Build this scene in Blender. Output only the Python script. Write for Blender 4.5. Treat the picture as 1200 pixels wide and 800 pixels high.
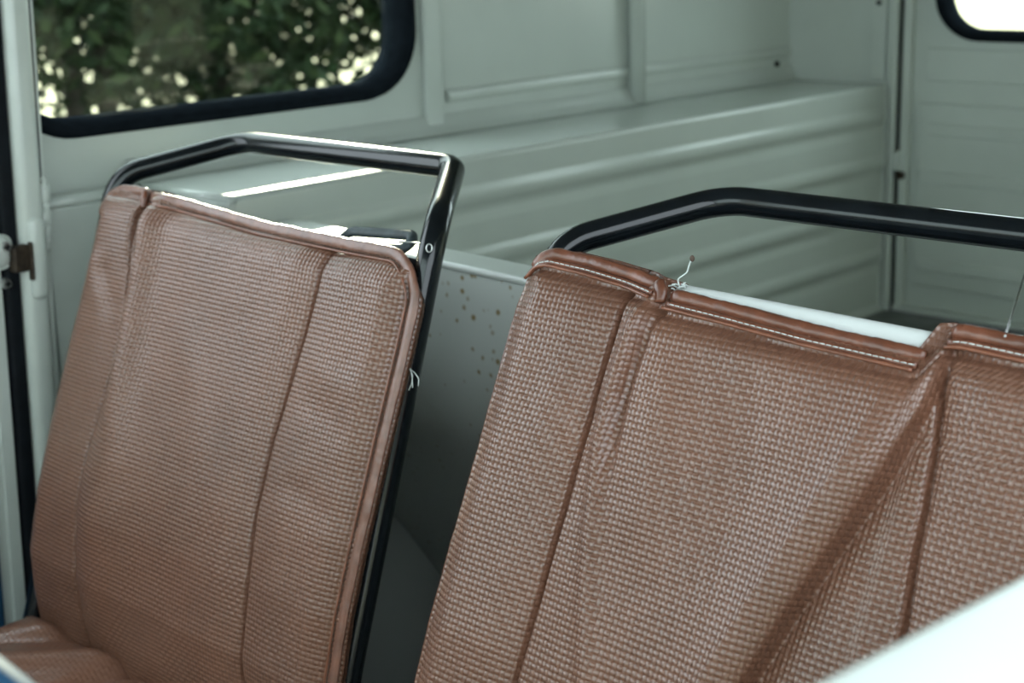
import bpy, bmesh, math, random
import numpy as np
from mathutils import Vector, Matrix

S = bpy.context.scene
for o in list(bpy.data.objects):
    bpy.data.objects.remove(o)
random.seed(7)
rng = np.random.default_rng(11)

# ------------------------------------------------------------------ camera
CAM = Vector((1.157, -0.8404, 1.1547))
YAW, PITCH, ROLL = math.radians(44.4686), math.radians(15.0636), math.radians(-1.7696)
fw = Vector((-math.sin(YAW) * math.cos(PITCH), math.cos(YAW) * math.cos(PITCH), -math.sin(PITCH)))
rt = Vector((math.cos(YAW), math.sin(YAW), 0))
up = rt.cross(fw)
cr, sr = math.cos(ROLL), math.sin(ROLL)
rt, up = rt * cr + up * sr, up * cr - rt * sr
cam = bpy.data.cameras.new('camera')
cam_o = bpy.data.objects.new('camera', cam)
S.collection.objects.link(cam_o)
m = Matrix((rt, up, -fw)).transposed().to_4x4()
m.translation = CAM
cam_o.matrix_world = m
cam.sensor_width = 36
cam.lens = 1787.2 / 1200 * 36
cam.clip_start = 0.02
cam.dof.use_dof = True
cam.dof.focus_distance = 1.08
cam.dof.aperture_fstop = 8.0
S.camera = cam_o

# ------------------------------------------------------------------ sky, sun, exposure
w = bpy.data.worlds.new('sky')
S.world = w
w.use_nodes = True
bg = w.node_tree.nodes['Background']
bg.inputs[0].default_value = (0.82, 0.94, 1.0, 1)
bg.inputs[1].default_value = 2.6
sun = bpy.data.lights.new('sun_offscreen', 'SUN')
sun.energy = 7.5
sun.angle = math.radians(0.6)
sun.color = (1.0, 0.92, 0.70)
sun_o = bpy.data.objects.new('sun_offscreen', sun)
S.collection.objects.link(sun_o)
sun_o.rotation_euler = Vector((1.0, -0.76, -0.425)).to_track_quat('-Z', 'Y').to_euler()
sun_o.location = Vector((-1.0, 0.76, 0.425)) * 40
S.view_settings.view_transform = 'Standard'
S.view_settings.look = 'None'
S.view_settings.gamma = 1
S.view_settings.use_curve_mapping = False
S.view_settings.exposure = 0.7

# ------------------------------------------------------------------ materials
M = {}
def nodes(name):
    mt = bpy.data.materials.new(name)
    mt.use_nodes = True
    nt = mt.node_tree
    M[name] = mt
    return mt, nt, nt.nodes['Principled BSDF']

def ramp(nt, fac, stops):
    r = nt.nodes.new('ShaderNodeValToRGB')
    while len(r.color_ramp.elements) < len(stops):
        r.color_ramp.elements.new(0.5)
    for e, (p, c) in zip(r.color_ramp.elements, stops):
        e.position = p
        e.color = (*c, 1)
    nt.links.new(fac, r.inputs[0])
    return r.outputs[0]

def noise(nt, scale, detail=3, rough=0.5, vec=None):
    n = nt.nodes.new('ShaderNodeTexNoise')
    n.inputs['Scale'].default_value = scale
    n.inputs['Detail'].default_value = detail
    n.inputs['Roughness'].default_value = rough
    if vec is None:
        t = nt.nodes.new('ShaderNodeTexCoord')
        vec = t.outputs['Object']
    nt.links.new(vec, n.inputs['Vector'])
    return n.outputs[0]

def plain(name, col, rough=0.4, metal=0.0, var=0.06, scale=20, bump=0.0, bscale=60, coat=0.0, spec=0.5):
    mt, nt, b = nodes(name)
    lo = tuple(max(0, c * (1 - var)) for c in col)
    hi = tuple(min(1, c * (1 + var)) for c in col)
    nt.links.new(ramp(nt, noise(nt, scale), [(0.3, lo), (0.7, hi)]), b.inputs['Base Color'])
    b.inputs['Roughness'].default_value = rough
    b.inputs['Metallic'].default_value = metal
    b.inputs['Coat Weight'].default_value = coat
    b.inputs['Coat Roughness'].default_value = 0.12
    b.inputs['Specular IOR Level'].default_value = spec
    if bump:
        bp = nt.nodes.new('ShaderNodeBump')
        bp.inputs['Strength'].default_value = bump
        bp.inputs['Distance'].default_value = 0.002
        nt.links.new(noise(nt, bscale, 4), bp.inputs['Height'])
        nt.links.new(bp.outputs[0], b.inputs['Normal'])
    return mt

PAINT = (0.60, 0.645, 0.605)
plain('paint', PAINT, 0.22, var=0.04, scale=6, bump=0.10, bscale=14, coat=0.3)
plain('paint_pillar', PAINT, 0.28, var=0.03, scale=25, bump=0.08, bscale=40, coat=0.3)
plain('paint_sill', PAINT, 0.35, var=0.02, scale=8)
plain('seam_sealer', PAINT, 0.4, var=0.05, scale=80, bump=0.3, bscale=150)
plain('black_enamel', (0.006, 0.008, 0.010), 0.16, var=0.3, scale=40, bump=0.05, bscale=120, coat=0.15, spec=0.4)
plain('rubber', (0.008, 0.010, 0.013), 0.6, var=0.2, scale=60, bump=0.1, bscale=200, spec=0.12)
plain('rubber_seal', (0.010, 0.013, 0.017), 0.9, var=0.2, scale=60, spec=0.0)
plain('rubber_ring', (0.035, 0.05, 0.055), 0.55, var=0.3, scale=90, bump=0.2, bscale=300)
plain('blue_vinyl', (0.02, 0.075, 0.15), 0.4, var=0.1, scale=60, bump=0.15, bscale=300)
plain('blue_plastic', (0.010, 0.050, 0.105), 0.5, var=0.1, scale=30)
plain('steel', (0.55, 0.56, 0.55), 0.3, metal=1.0, var=0.1, scale=200)
plain('rusty_steel', (0.045, 0.032, 0.022), 0.5, metal=0.5, var=0.5, scale=90, bump=0.4, bscale=220)
plain('thread', (0.62, 0.66, 0.64), 0.8, var=0.1, scale=300)
plain('dark_thread', (0.10, 0.065, 0.05), 0.8, var=0.2, scale=300)
plain('rear_paint', PAINT, 0.35, var=0.06, scale=5, bump=0.12, bscale=12)
plain('cargo_floor', (0.16, 0.18, 0.17), 0.6, var=0.2, scale=20, bump=0.2)
plain('cab_floor', (0.03, 0.033, 0.035), 0.7, var=0.3, scale=30, bump=0.3)
plain('bark', (0.05, 0.04, 0.03), 0.9, var=0.4, scale=12, bump=0.8, bscale=30)
plain('dark_ceiling', (0.17, 0.175, 0.165), 0.9, var=0.08, scale=40, bump=0.2, bscale=200)  # unseen ceiling lining, made dark to cut bounced light in the cab
plain('ground_mat', (0.20, 0.20, 0.165), 0.95, var=0.25, scale=1.5, bump=0.4, bscale=20)
plain('field_mat', (0.46, 0.42, 0.27), 0.95, var=0.4, scale=3, bump=0.4, bscale=20)
plain('wall_far', (0.75, 0.76, 0.70), 0.8, var=0.08, scale=2)

def smooth_vinyl(name, col, rough):
    mt, nt, b = nodes(name)
    n1 = noise(nt, 70, 4)
    nt.links.new(ramp(nt, n1, [(0.35, tuple(c * 0.7 for c in col)), (0.62, col), (0.8, tuple(min(1, c * 1.3) for c in col))]), b.inputs['Base Color'])
    b.inputs['Roughness'].default_value = rough
    b.inputs['Coat Weight'].default_value = 0.25
    b.inputs['Coat Roughness'].default_value = 0.3
    bp = nt.nodes.new('ShaderNodeBump')
    bp.inputs['Strength'].default_value = 0.5
    bp.inputs['Distance'].default_value = 0.002
    nt.links.new(noise(nt, 110, 3), bp.inputs['Height'])
    nt.links.new(bp.outputs[0], b.inputs['Normal'])
    return mt
smooth_vinyl('vinyl_hem', (0.18, 0.063, 0.035), 0.28)
smooth_vinyl('vinyl_hem_worn', (0.22, 0.10, 0.068), 0.30)
smooth_vinyl('vinyl_cord', (0.24, 0.085, 0.045), 0.32)

def weave(name, col, cell=0.0044, rough=0.36):
    """embossed plain-weave vinyl: fine relief, with gloss cut in the grooves like shade, driven by the UV map (metres)"""
    mt, nt, b = nodes(name)
    L = nt.links.new
    def mth(op, a, c=None, d=None):
        n = nt.nodes.new('ShaderNodeMath')
        n.operation = op
        for i, x in enumerate((a, c, d)):
            if x is None:
                continue
            if isinstance(x, (int, float)):
                n.inputs[i].default_value = x
            else:
                L(x, n.inputs[i])
        return n.outputs[0]
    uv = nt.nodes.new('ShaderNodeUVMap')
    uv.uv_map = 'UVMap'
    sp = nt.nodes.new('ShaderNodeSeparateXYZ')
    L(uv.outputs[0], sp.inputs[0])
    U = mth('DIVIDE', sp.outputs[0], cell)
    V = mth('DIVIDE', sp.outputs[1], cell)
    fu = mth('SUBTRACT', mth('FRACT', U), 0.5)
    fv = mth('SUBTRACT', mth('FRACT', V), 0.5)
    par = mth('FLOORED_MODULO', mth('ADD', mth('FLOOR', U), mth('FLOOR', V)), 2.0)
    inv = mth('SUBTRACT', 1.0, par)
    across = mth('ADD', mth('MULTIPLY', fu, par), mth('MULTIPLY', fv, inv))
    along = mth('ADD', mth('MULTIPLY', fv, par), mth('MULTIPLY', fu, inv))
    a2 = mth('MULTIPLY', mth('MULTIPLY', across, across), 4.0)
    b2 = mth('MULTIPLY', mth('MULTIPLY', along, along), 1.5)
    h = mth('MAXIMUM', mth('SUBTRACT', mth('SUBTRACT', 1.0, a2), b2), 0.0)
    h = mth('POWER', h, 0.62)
    n1 = noise(nt, 9, 4, 0.6)
    base = ramp(nt, n1, [(0.3, tuple(c * 0.85 for c in col)), (0.7, tuple(c * 1.15 for c in col))])
    L(base, b.inputs['Base Color'])
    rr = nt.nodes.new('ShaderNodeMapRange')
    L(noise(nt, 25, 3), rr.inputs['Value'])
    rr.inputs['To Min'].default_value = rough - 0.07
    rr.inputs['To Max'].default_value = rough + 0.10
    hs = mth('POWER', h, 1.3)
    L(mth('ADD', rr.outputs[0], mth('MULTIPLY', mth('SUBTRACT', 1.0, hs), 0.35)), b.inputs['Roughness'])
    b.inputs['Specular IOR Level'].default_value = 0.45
    L(hs, b.inputs['Coat Weight'])  # coat fades out in the grooves, standing in for their shade
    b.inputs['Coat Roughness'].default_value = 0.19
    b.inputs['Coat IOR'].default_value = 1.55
    bp = nt.nodes.new('ShaderNodeBump')
    bp.inputs['Strength'].default_value = 0.6
    bp.inputs['Distance'].default_value = 0.0010
    L(h, bp.inputs['Height'])
    L(bp.outputs[0], b.inputs['Normal'])
    return mt
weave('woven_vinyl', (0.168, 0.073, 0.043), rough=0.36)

def foam_mat():
    mt, nt, b = nodes('foam_mesh')
    tc = nt.nodes.new('ShaderNodeTexCoord')
    wv = nt.nodes.new('ShaderNodeTexWave')
    wv.inputs['Scale'].default_value = 420
    wv.inputs['Distortion'].default_value = 0.3
    nt.links.new(tc.outputs['Object'], wv.inputs['Vector'])
    nt.links.new(ramp(nt, wv.outputs[1], [(0.2, (0.62, 0.66, 0.64)), (0.7, (0.72, 0.75, 0.73))]), b.inputs['Base Color'])
    b.inputs['Roughness'].default_value = 0.85
    bp = nt.nodes.new('ShaderNodeBump')
    bp.inputs['Strength'].default_value = 0.15
    bp.inputs['Distance'].default_value = 0.0005
    nt.links.new(wv.outputs[1], bp.inputs['Height'])
    nt.links.new(bp.outputs[0], b.inputs['Normal'])
foam_mat()

def stained_paint():
    """pale painted sheet with rust specks and brown smears"""
    mt, nt, b = nodes('stained_paint')
    L = nt.links.new
    tc = nt.nodes.new('ShaderNodeTexCoord')
    vo = nt.nodes.new('ShaderNodeTexVoronoi')
    vo.inputs['Scale'].default_value = 75
    vo.inputs['Randomness'].default_value = 1.0
    L(tc.outputs['Object'], vo.inputs['Vector'])
    wn = noise(nt, 9, 2)
    # specks: small distance to cell centre, only where a broad noise is high
    sub = nt.nodes.new('ShaderNodeMath'); sub.operation = 'MULTIPLY_ADD'
    L(wn, sub.inputs[0]); sub.inputs[1].default_value = -0.55; sub.inputs[2].default_value = 0.38
    add = nt.nodes.new('ShaderNodeMath'); add.operation = 'ADD'
    L(vo.outputs['Distance'], add.inputs[0]); L(sub.outputs[0], add.inputs[1])
    n3 = noise(nt, 160, 3)
    ad2 = nt.nodes.new('ShaderNodeMath'); ad2.operation = 'MULTIPLY_ADD'
    L(n3, ad2.inputs[0]); ad2.inputs[1].default_value = 0.22; L(add.outputs[0], ad2.inputs[2])
    speck = ramp(nt, ad2.outputs[0], [(0.22, (1, 1, 1)), (0.40, (0, 0, 0))])
    smear = ramp(nt, noise(nt, 7, 5, 0.65), [(0.60, (0, 0, 0)), (0.85, (0.35, 0.35, 0.35))])
    mx = nt.nodes.new('ShaderNodeMix'); mx.data_type = 'RGBA'
    L(smear, mx.inputs['Factor'])
    mx.inputs['A'].default_value = (*PAINT, 1)
    mx.inputs['B'].default_value = (0.32, 0.30, 0.20, 1)
    m2 = nt.nodes.new('ShaderNodeMix'); m2.data_type = 'RGBA'
    L(speck, m2.inputs['Factor'])
    L(mx.outputs['Result'], m2.inputs['A'])
    m2.inputs['B'].default_value = (0.27, 0.20, 0.08, 1)
    L(m2.outputs['Result'], b.inputs['Base Color'])
    b.inputs['Roughness'].default_value = 0.35
stained_paint()

def glass():
    mt = bpy.data.materials.new('glass')
    mt.use_nodes = True
    nt = mt.node_tree
    nt.nodes.clear()
    out = nt.nodes.new('ShaderNodeOutputMaterial')
    tr = nt.nodes.new('ShaderNodeBsdfTransparent')
    tr.inputs[0].default_value = (0.90, 0.94, 0.91, 1)
    gl = nt.nodes.new('ShaderNodeBsdfGlossy')
    gl.inputs['Roughness'].default_value = 0.02
    fr = nt.nodes.new('ShaderNodeLayerWeight')
    pw = nt.nodes.new('ShaderNodeMath'); pw.operation = 'POWER'
    nt.links.new(fr.outputs['Facing'], pw.inputs[0]); pw.inputs[1].default_value = 5
    ma = nt.nodes.new('ShaderNodeMath'); ma.operation = 'MULTIPLY_ADD'
    nt.links.new(pw.outputs[0], ma.inputs[0]); ma.inputs[1].default_value = 0.8; ma.inputs[2].default_value = 0.012
    mx = nt.nodes.new('ShaderNodeMixShader')
    nt.links.new(ma.outputs[0], mx.inputs[0])
    nt.links.new(tr.outputs[0], mx.inputs[1])
    nt.links.new(gl.outputs[0], mx.inputs[2])
    nt.links.new(mx.outputs[0], out.inputs[0])
    M['glass'] = mt
glass()

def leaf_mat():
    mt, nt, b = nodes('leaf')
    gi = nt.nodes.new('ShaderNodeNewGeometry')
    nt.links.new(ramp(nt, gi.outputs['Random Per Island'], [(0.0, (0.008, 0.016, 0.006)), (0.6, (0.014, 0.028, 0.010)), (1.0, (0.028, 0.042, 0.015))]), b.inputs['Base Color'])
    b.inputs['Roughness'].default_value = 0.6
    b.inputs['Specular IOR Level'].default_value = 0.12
leaf_mat()

# ------------------------------------------------------------------ object helpers
COL = S.collection
def origin_of(p):
    o = Vector((0, 0, 0))
    while p is not None:
        o += p.location
        p = p.parent
    return o

def link(name, me, mat, parent=None, smooth=False):
    o = bpy.data.objects.new(name, me)
    COL.objects.link(o)
    if mat:
        me.materials.append(M[mat])
    if parent is not None:
        off = origin_of(parent)
        me.transform(Matrix.Translation(-off))
        o.parent = parent
    if smooth:
        me.polygons.foreach_set('use_smooth', [True] * len(me.polygons))
    return o

def mesh_np(name, V, F, mat, parent=None, smooth=True, uv=None):
    me = bpy.data.meshes.new(name)
    me.from_pydata([tuple(v) for v in V], [], [tuple(int(i) for i in f) for f in F])
    if uv is not None:
        ul = me.uv_layers.new(name='UVMap')
        li = np.empty(len(me.loops), dtype=np.int32)
        me.loops.foreach_get('vertex_index', li)
        ul.data.foreach_set('uv', np.asarray(uv, dtype=np.float32)[li].ravel())
    me.update()
    return link(name, me, mat, parent, smooth)

def from_bm(name, bm, mat, parent=None, smooth=False):
    bmesh.ops.recalc_face_normals(bm, faces=bm.faces)
    me = bpy.data.meshes.new(name)
    bm.to_mesh(me)
    bm.free()
    return link(name, me, mat, parent, smooth)

def thing(name, label, cat, loc, group=None):
    o = bpy.data.objects.new(name, None)
    o.empty_display_size = 0.05
    COL.objects.link(o)
    o.location = loc
    o['label'] = label
    o['category'] = cat
    if group:
        o['group'] = group
    return o

def struct(o, label=None, cat=None):
    o['kind'] = 'structure'
    if label: o['label'] = label
    if cat: o['category'] = cat
    return o

def add_box(bm, lo, hi, bevel=0.0, shear=None, seg=2):
    r = bmesh.ops.create_cube(bm, size=1.0)
    vs = r['verts']
    c = [(a + b) / 2 for a, b in zip(lo, hi)]
    d = [b - a for a, b in zip(lo, hi)]
    for v in vs:
        v.co = Vector((c[0] + v.co.x * d[0], c[1] + v.co.y * d[1], c[2] + v.co.z * d[2]))
    if bevel:
        es = list({e for v in vs for e in v.link_edges})
        rr = bmesh.ops.bevel(bm, geom=es, offset=bevel, segments=seg, affect='EDGES', profile=0.5)
        vs = list({v for f in rr['faces'] for v in f.verts} | {v for v in vs if v.is_valid})
    if shear:
        for v in vs:
            v.co = shear(v.co)
    return vs

def box(name, lo, hi, mat, parent=None, bevel=0.004, shear=None, seg=2):
    bm = bmesh.new()
    add_box(bm, lo, hi, bevel, shear, seg)
    return from_bm(name, bm, mat, parent, smooth=False)

def fillet(pts, radii, n=8):
    """polyline with rounded corners"""
    out = [Vector(pts[0])]
    for i in range(1, len(pts) - 1):
        p, a, b = Vector(pts[i]), Vector(pts[i - 1]), Vector(pts[i + 1])
        d1, d2 = (a - p).normalized(), (b - p).normalized()
        ang = d1.angle(d2)
        r = radii if isinstance(radii, (int, float)) else radii[i]
        t = min(r / max(math.tan(ang / 2), 1e-4), 0.48 * (a - p).length, 0.48 * (b - p).length)
        s, e = p + d1 * t, p + d2 * t
        for k in range(n + 1):
            f = k / n
            out.append(s * (1 - f) ** 2 + p * 2 * f * (1 - f) + e * f * f)
    out.append(Vector(pts[-1]))
    return out

def tube_geo(path, ra, rb=None, side=None, n=12, closed=False, cap=True, jitter=None):
    """sweep an ellipse; side = reference normal (b axis) at every point, or None for parallel transport"""
    P = [Vector(p) for p in path]
    N = len(P)
    rb = ra if rb is None else rb
    V, F = [], []
    ref = None
    for i in range(N):
        if closed:
            t = (P[(i + 1) % N] - P[i - 1]).normalized()
        else:
            t = (P[min(i + 1, N - 1)] - P[max(i - 1, 0)]).normalized()
        if side is not None:
            b = Vector(side[i]) if not isinstance(side, Vector) else side
            b = (b - t * b.dot(t)).normalized()
        else:
            if ref is None:
                ref = t.orthogonal().normalized()
            b = (ref - t * ref.dot(t)).normalized()
            ref = b
        a = t.cross(b)
        j = 1.0 if jitter is None else jitter[i]
        for k in range(n):
            th = 2 * math.pi * k / n
            V.append(P[i] + a * (ra * j * math.cos(th)) + b * (rb * j * math.sin(th)))
    for i in range(N if closed else N - 1):
        i2 = (i + 1) % N
        for k in range(n):
            k2 = (k + 1) % n
            F.append((i * n + k, i * n + k2, i2 * n + k2, i2 * n + k))
    if cap and not closed:
        F.append(tuple(range(n))[::-1])
        F.append(tuple((N - 1) * n + k for k in range(n)))
    return V, F

def tube(name, path, r, mat, parent=None, **kw):
    V, F = tube_geo(path, r, **kw)
    return mesh_np(name, V, F, mat, parent, True)

def rrect(cx, cy, hx, hy, r, n=8):
    pts = []
    for sx, sy, a0 in ((1, 1, 0), (-1, 1, 90), (-1, -1, 180), (1, -1, 270)):
        for k in range(n + 1):
            a = math.radians(a0 + 90 * k / n)
            pts.append((cx + sx * (hx - r) + r * math.cos(a), cy + sy * (hy - r) + r * math.sin(a)))
    return pts

def plate_with_hole(name, outer, hole, to3, thick, mat, parent=None):
    """flat sheet: rectangle (x0,x1,y0,y1) with one rounded hole; to3(a,b,t) -> 3D point"""
    x0, x1, y0, y1 = outer
    cx = sum(p[0] for p in hole) / len(hole)
    cy = sum(p[1] for p in hole) / len(hole)
    out = []
    n = len(hole) // 4
    for i, (a, b) in enumerate(hole):
        q = i // n
        k = (i % n) / (n - 1)
        ex = [(x1, y1), (x0, y1), (x0, y0), (x1, y0)][q]
        out.append(ex if 0.0 < k < 1.0 or True else ex)
    V, F = [], []
    N = len(hole)
    for t in (0, thick):
        V += [to3(a, b, t) for a, b in hole]
    for t in (0, thick):
        V += [to3(a, b, t) for a, b in [(x1, y1), (x0, y1), (x0, y0), (x1, y0)]]
    for side in (0, 1):
        hb, ob = side * N, 2 * N + side * 4
        for q in range(4):
            for k in range(n - 1):
                i = q * n + k
                F.append((hb + i, hb + i + 1, ob + q))
            i = q * n + n - 1
            F.append((hb + i, hb + (i + 1) % N, ob + (q + 1) % 4, ob + q))
    for i in range(N):
        F.append((i, (i + 1) % N, N + (i + 1) % N, N + i))
    for q in range(4):
        a, b = 2 * N + q, 2 * N + (q + 1) % 4
        F.append((a, b, b + 4, a + 4))
    bm = bmesh.new()
    bv = [bm.verts.new(v) for v in V]
    for f in F:
        try:
            bm.faces.new([bv[i] for i in f])
        except ValueError:
            pass
    return from_bm(name, bm, mat, parent)

def seal_ring(name, a, b, mat, to3, t0, t1, parent):
    """ring between two loops of equal length, with thickness"""
    N = len(a)
    V = [to3(x, y, t0 + (t1 - t0) * 0.35) for x, y in a] + [to3(x, y, t0) for x, y in a] + [to3(x, y, t0) for x, y in b] + [to3(x, y, t0 + (t1 - t0) * 0.35) for x, y in b]
    mid = [((p[0] * .65 + q[0] * .35), (p[1] * .65 + q[1] * .35)) for p, q in zip(a, b)]
    mid2 = [((p[0] * .3 + q[0] * .7), (p[1] * .3 + q[1] * .7)) for p, q in zip(a, b)]
    V += [to3(x, y, t1) for x, y in mid] + [to3(x, y, t1) for x, y in mid2]
    order = [1, 0, 4, 5, 3, 2]
    F = []
    for r in range(6):
        A, B = order[r] * N, order[(r + 1) % 6] * N
        for i in range(N):
            j = (i + 1) % N
            F.append((A + i, A + j, B + j, B + i))
    bm = bmesh.new()
    bv = [bm.verts.new(v) for v in V]
    for f in F:
        bm.faces.new([bv[i] for i in f])
    return from_bm(name, bm, mat, parent, smooth=True)

# ------------------------------------------------------------------ van shell
XL, XR = -0.40, 1.02          # cargo side walls
YR = 1.47                     # rear wall
ZC, ZB, ZT = 0.495, 0.886, 1.56   # cargo floor, box top, roof
# side walls with their window
def side_wall(side):
    s = 1 if side == 'left' else -1
    X = XL if s == 1 else XR
    to3 = lambda a, b, t: (X - s * t, a, b)
    hole = rrect(0.268, 1.186, 0.300, 0.237, 0.085, 10)
    if s == 1:
        wl = plate_with_hole('wall_' + side, (-0.03, YR + 0.03, 0.0, ZT), hole, to3, 0.03, 'paint')
    else:
        wl = box('wall_' + side, (X, -0.03, 0.0), (X + 0.03, YR + 0.03, ZT), 'paint', None, 0.002)
    struct(wl, 'pale grey painted steel side wall %s' % ('holding the rounded window' if s == 1 else 'without a window'), 'wall')
    # pressed horizontal rib, foot fillet and vertical stiffeners
    prof = [(0.0, 0.925), (0.004, 0.929), (0.006, 0.935), (0.004, 0.941), (0.0, 0.945)]
    def extr(name, prof, y0, y1, mat='paint'):
        V, F = [], []
        for y in (y0, y1):
            V += [(X + s * d, y, z) for d, z in prof]
        n = len(prof)
        for i in range(n - 1):
            F.append((i, i + 1, n + i + 1, n + i))
        return mesh_np(name, V, F, mat, wl, True)
    extr('pressed_rib', prof, 0.63, YR)
    extr('foot_flange', [(0.001, 0.912), (0.006, 0.908), (0.010, 0.900), (0.018, 0.889), (0.026, ZB + 0.0008)], 0.112, YR - .002)
    st = box('trim_%d' % (1 if s == 1 else 3), (min(X, X + s * .010), 0.585, 0.887), (max(X, X + s * .010), 0.618, ZT), 'paint', None, 0.004)
    struct(st, 'flat vertical stiffener strip on the %s' % ('side wall beside the window' if s == 1 else 'windowless side wall'), 'trim')
    st = tube('trim_%d' % (2 if s == 1 else 4), [(X + s * .014, 1.03, 0.888), (X + s * .014, 1.03, ZT)], 0.013, 'paint', None, n=16)
    struct(st, 'round vertical post on the %s' % ('side wall above the long box' if s == 1 else 'windowless side wall'), 'trim')
    for y, z in ((1.43, 0.915), (1.43, 1.25)):
        box('bolt', (X - .004, y - .005, z - .005), (X + .005, y + .005, z + .005), 'rubber', wl, 0.003)
    if s == -1:
        return wl
    # window: seal + pane
    wn = bpy.data.objects.new('window_1', None)
    COL.objects.link(wn)
    wn.location = (X, 0.268, 0.96)
    struct(wn, 'rounded side window in a black rubber seal with dark trees behind it', 'window')
    outer = rrect(0.268, 1.186, 0.311, 0.249, 0.096, 10)
    inner = rrect(0.268, 1.186, 0.280, 0.222, 0.068, 10)
    seal_ring('seal', outer, inner, 'rubber_seal', to3, 0.034, -0.012, wn)
    gp = rrect(0.268, 1.186, 0.287, 0.225, 0.070, 10)
    V = [(X - s * 0.012, a, b) for a, b in gp] + [(X - s * 0.016, a, b) for a, b in gp]
    N = len(gp)
    F = [tuple(range(N)), tuple(range(N, 2 * N))[::-1]] + [(i, (i + 1) % N, N + (i + 1) % N, N + i) for i in range(N)]
    mesh_np('pane', V, F, 'glass', wn, False)
    return wl
side_wall('left')
side_wall('right')

# long side boxes over the wheel arches with pressed ribs
def side_box(side):
    s = 1 if side == 'left' else -1
    X0 = XL if s == 1 else XR
    X1 = X0 + s * 0.20
    t = thing('side_box', 'long pale grey ribbed steel box along the wall %s' % ('under the window with trees behind' if s == 1 else 'on the driver seat side'), 'storage box', (X0 + s * .1, 0.12, 0.12))
    t['kind'] = 'structure'
    prof = [(X1 - s * 0.006, ZB), (X1 - s * 0.002, ZB - 0.001), (X1, ZB - 0.006)]
    for z in (0.832, 0.752, 0.672, 0.592):
        prof += [(X1, z + 0.016), (X1 + s * 0.003, z + 0.012), (X1 + s * 0.005, z + 0.004), (X1 + s * 0.003, z - 0.006), (X1 - s * 0.003, z - 0.012), (X1 - s * 0.003, z - 0.020), (X1, z - 0.030)]
    prof += [(X1, ZC + 0.012), (X1 + s * 0.004, ZC + 0.004), (X1 + s * 0.014, ZC + .001)]
    def ext(name, prof, y0, y1, sm):
        V, F = [], []
        q = [prof[0]]
        for p0, p1 in zip(prof[:-1], prof[1:]):
            L = math.hypot(p1[0] - p0[0], p1[1] - p0[1])
            if L > .012:
                for f in (.002 / L, 1 - .002 / L):
                    q.append((p0[0] + (p1[0] - p0[0]) * f, p0[1] + (p1[1] - p0[1]) * f))
            q.append(p1)
        prof = q
        n = len(prof)
        for y in (y0, y1):
            V += [(x, y, z) for x, z in prof]
        for i in range(n - 1):
            F.append((i, i + 1, n + i + 1, n + i))
        return mesh_np(name, V, F, 'paint', t, sm)
    ext('side_panel', prof, 0.118, YR - 0.006, True)
    box('top_panel', (min(X0 + s * .022, X1 - s * .005), 0.118, ZB - .006), (max(X0 + s * .022, X1 - s * .005), YR - .002, ZB), 'paint', t, 0.001)
    # front closing panel and its folded lip
    box('front_panel', (min(X0 + s * .024, X1 + s * .002), 0.110, 0.14), (max(X0 + s * .024, X1 + s * .002), 0.120, ZB - 0.006), 'paint', t, 0.002)
    V, F = tube_geo([(X0 + s * .024, 0.117, ZB - .005), (X1, 0.117, ZB - .005)], 0.006, n=10)
    mesh_np('folded_lip', V, F, 'paint', t)
    box('kick_panel', (min(X1 - s * .006, X1 + s * .001), 0.122, 0.122), (max(X1 - s * .006, X1 + s * .001), 0.56, ZC - .002), 'paint', t, 0.001)
    # end flange against the rear wall
    box('end_flange', (min(X1, X1 + s * .012), YR - 0.012, ZC + .002), (max(X1, X1 + s * .012), YR - 0.001, ZB), 'paint', t, 0.002)
    return t
side_box('left')
side_box('right')

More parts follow.
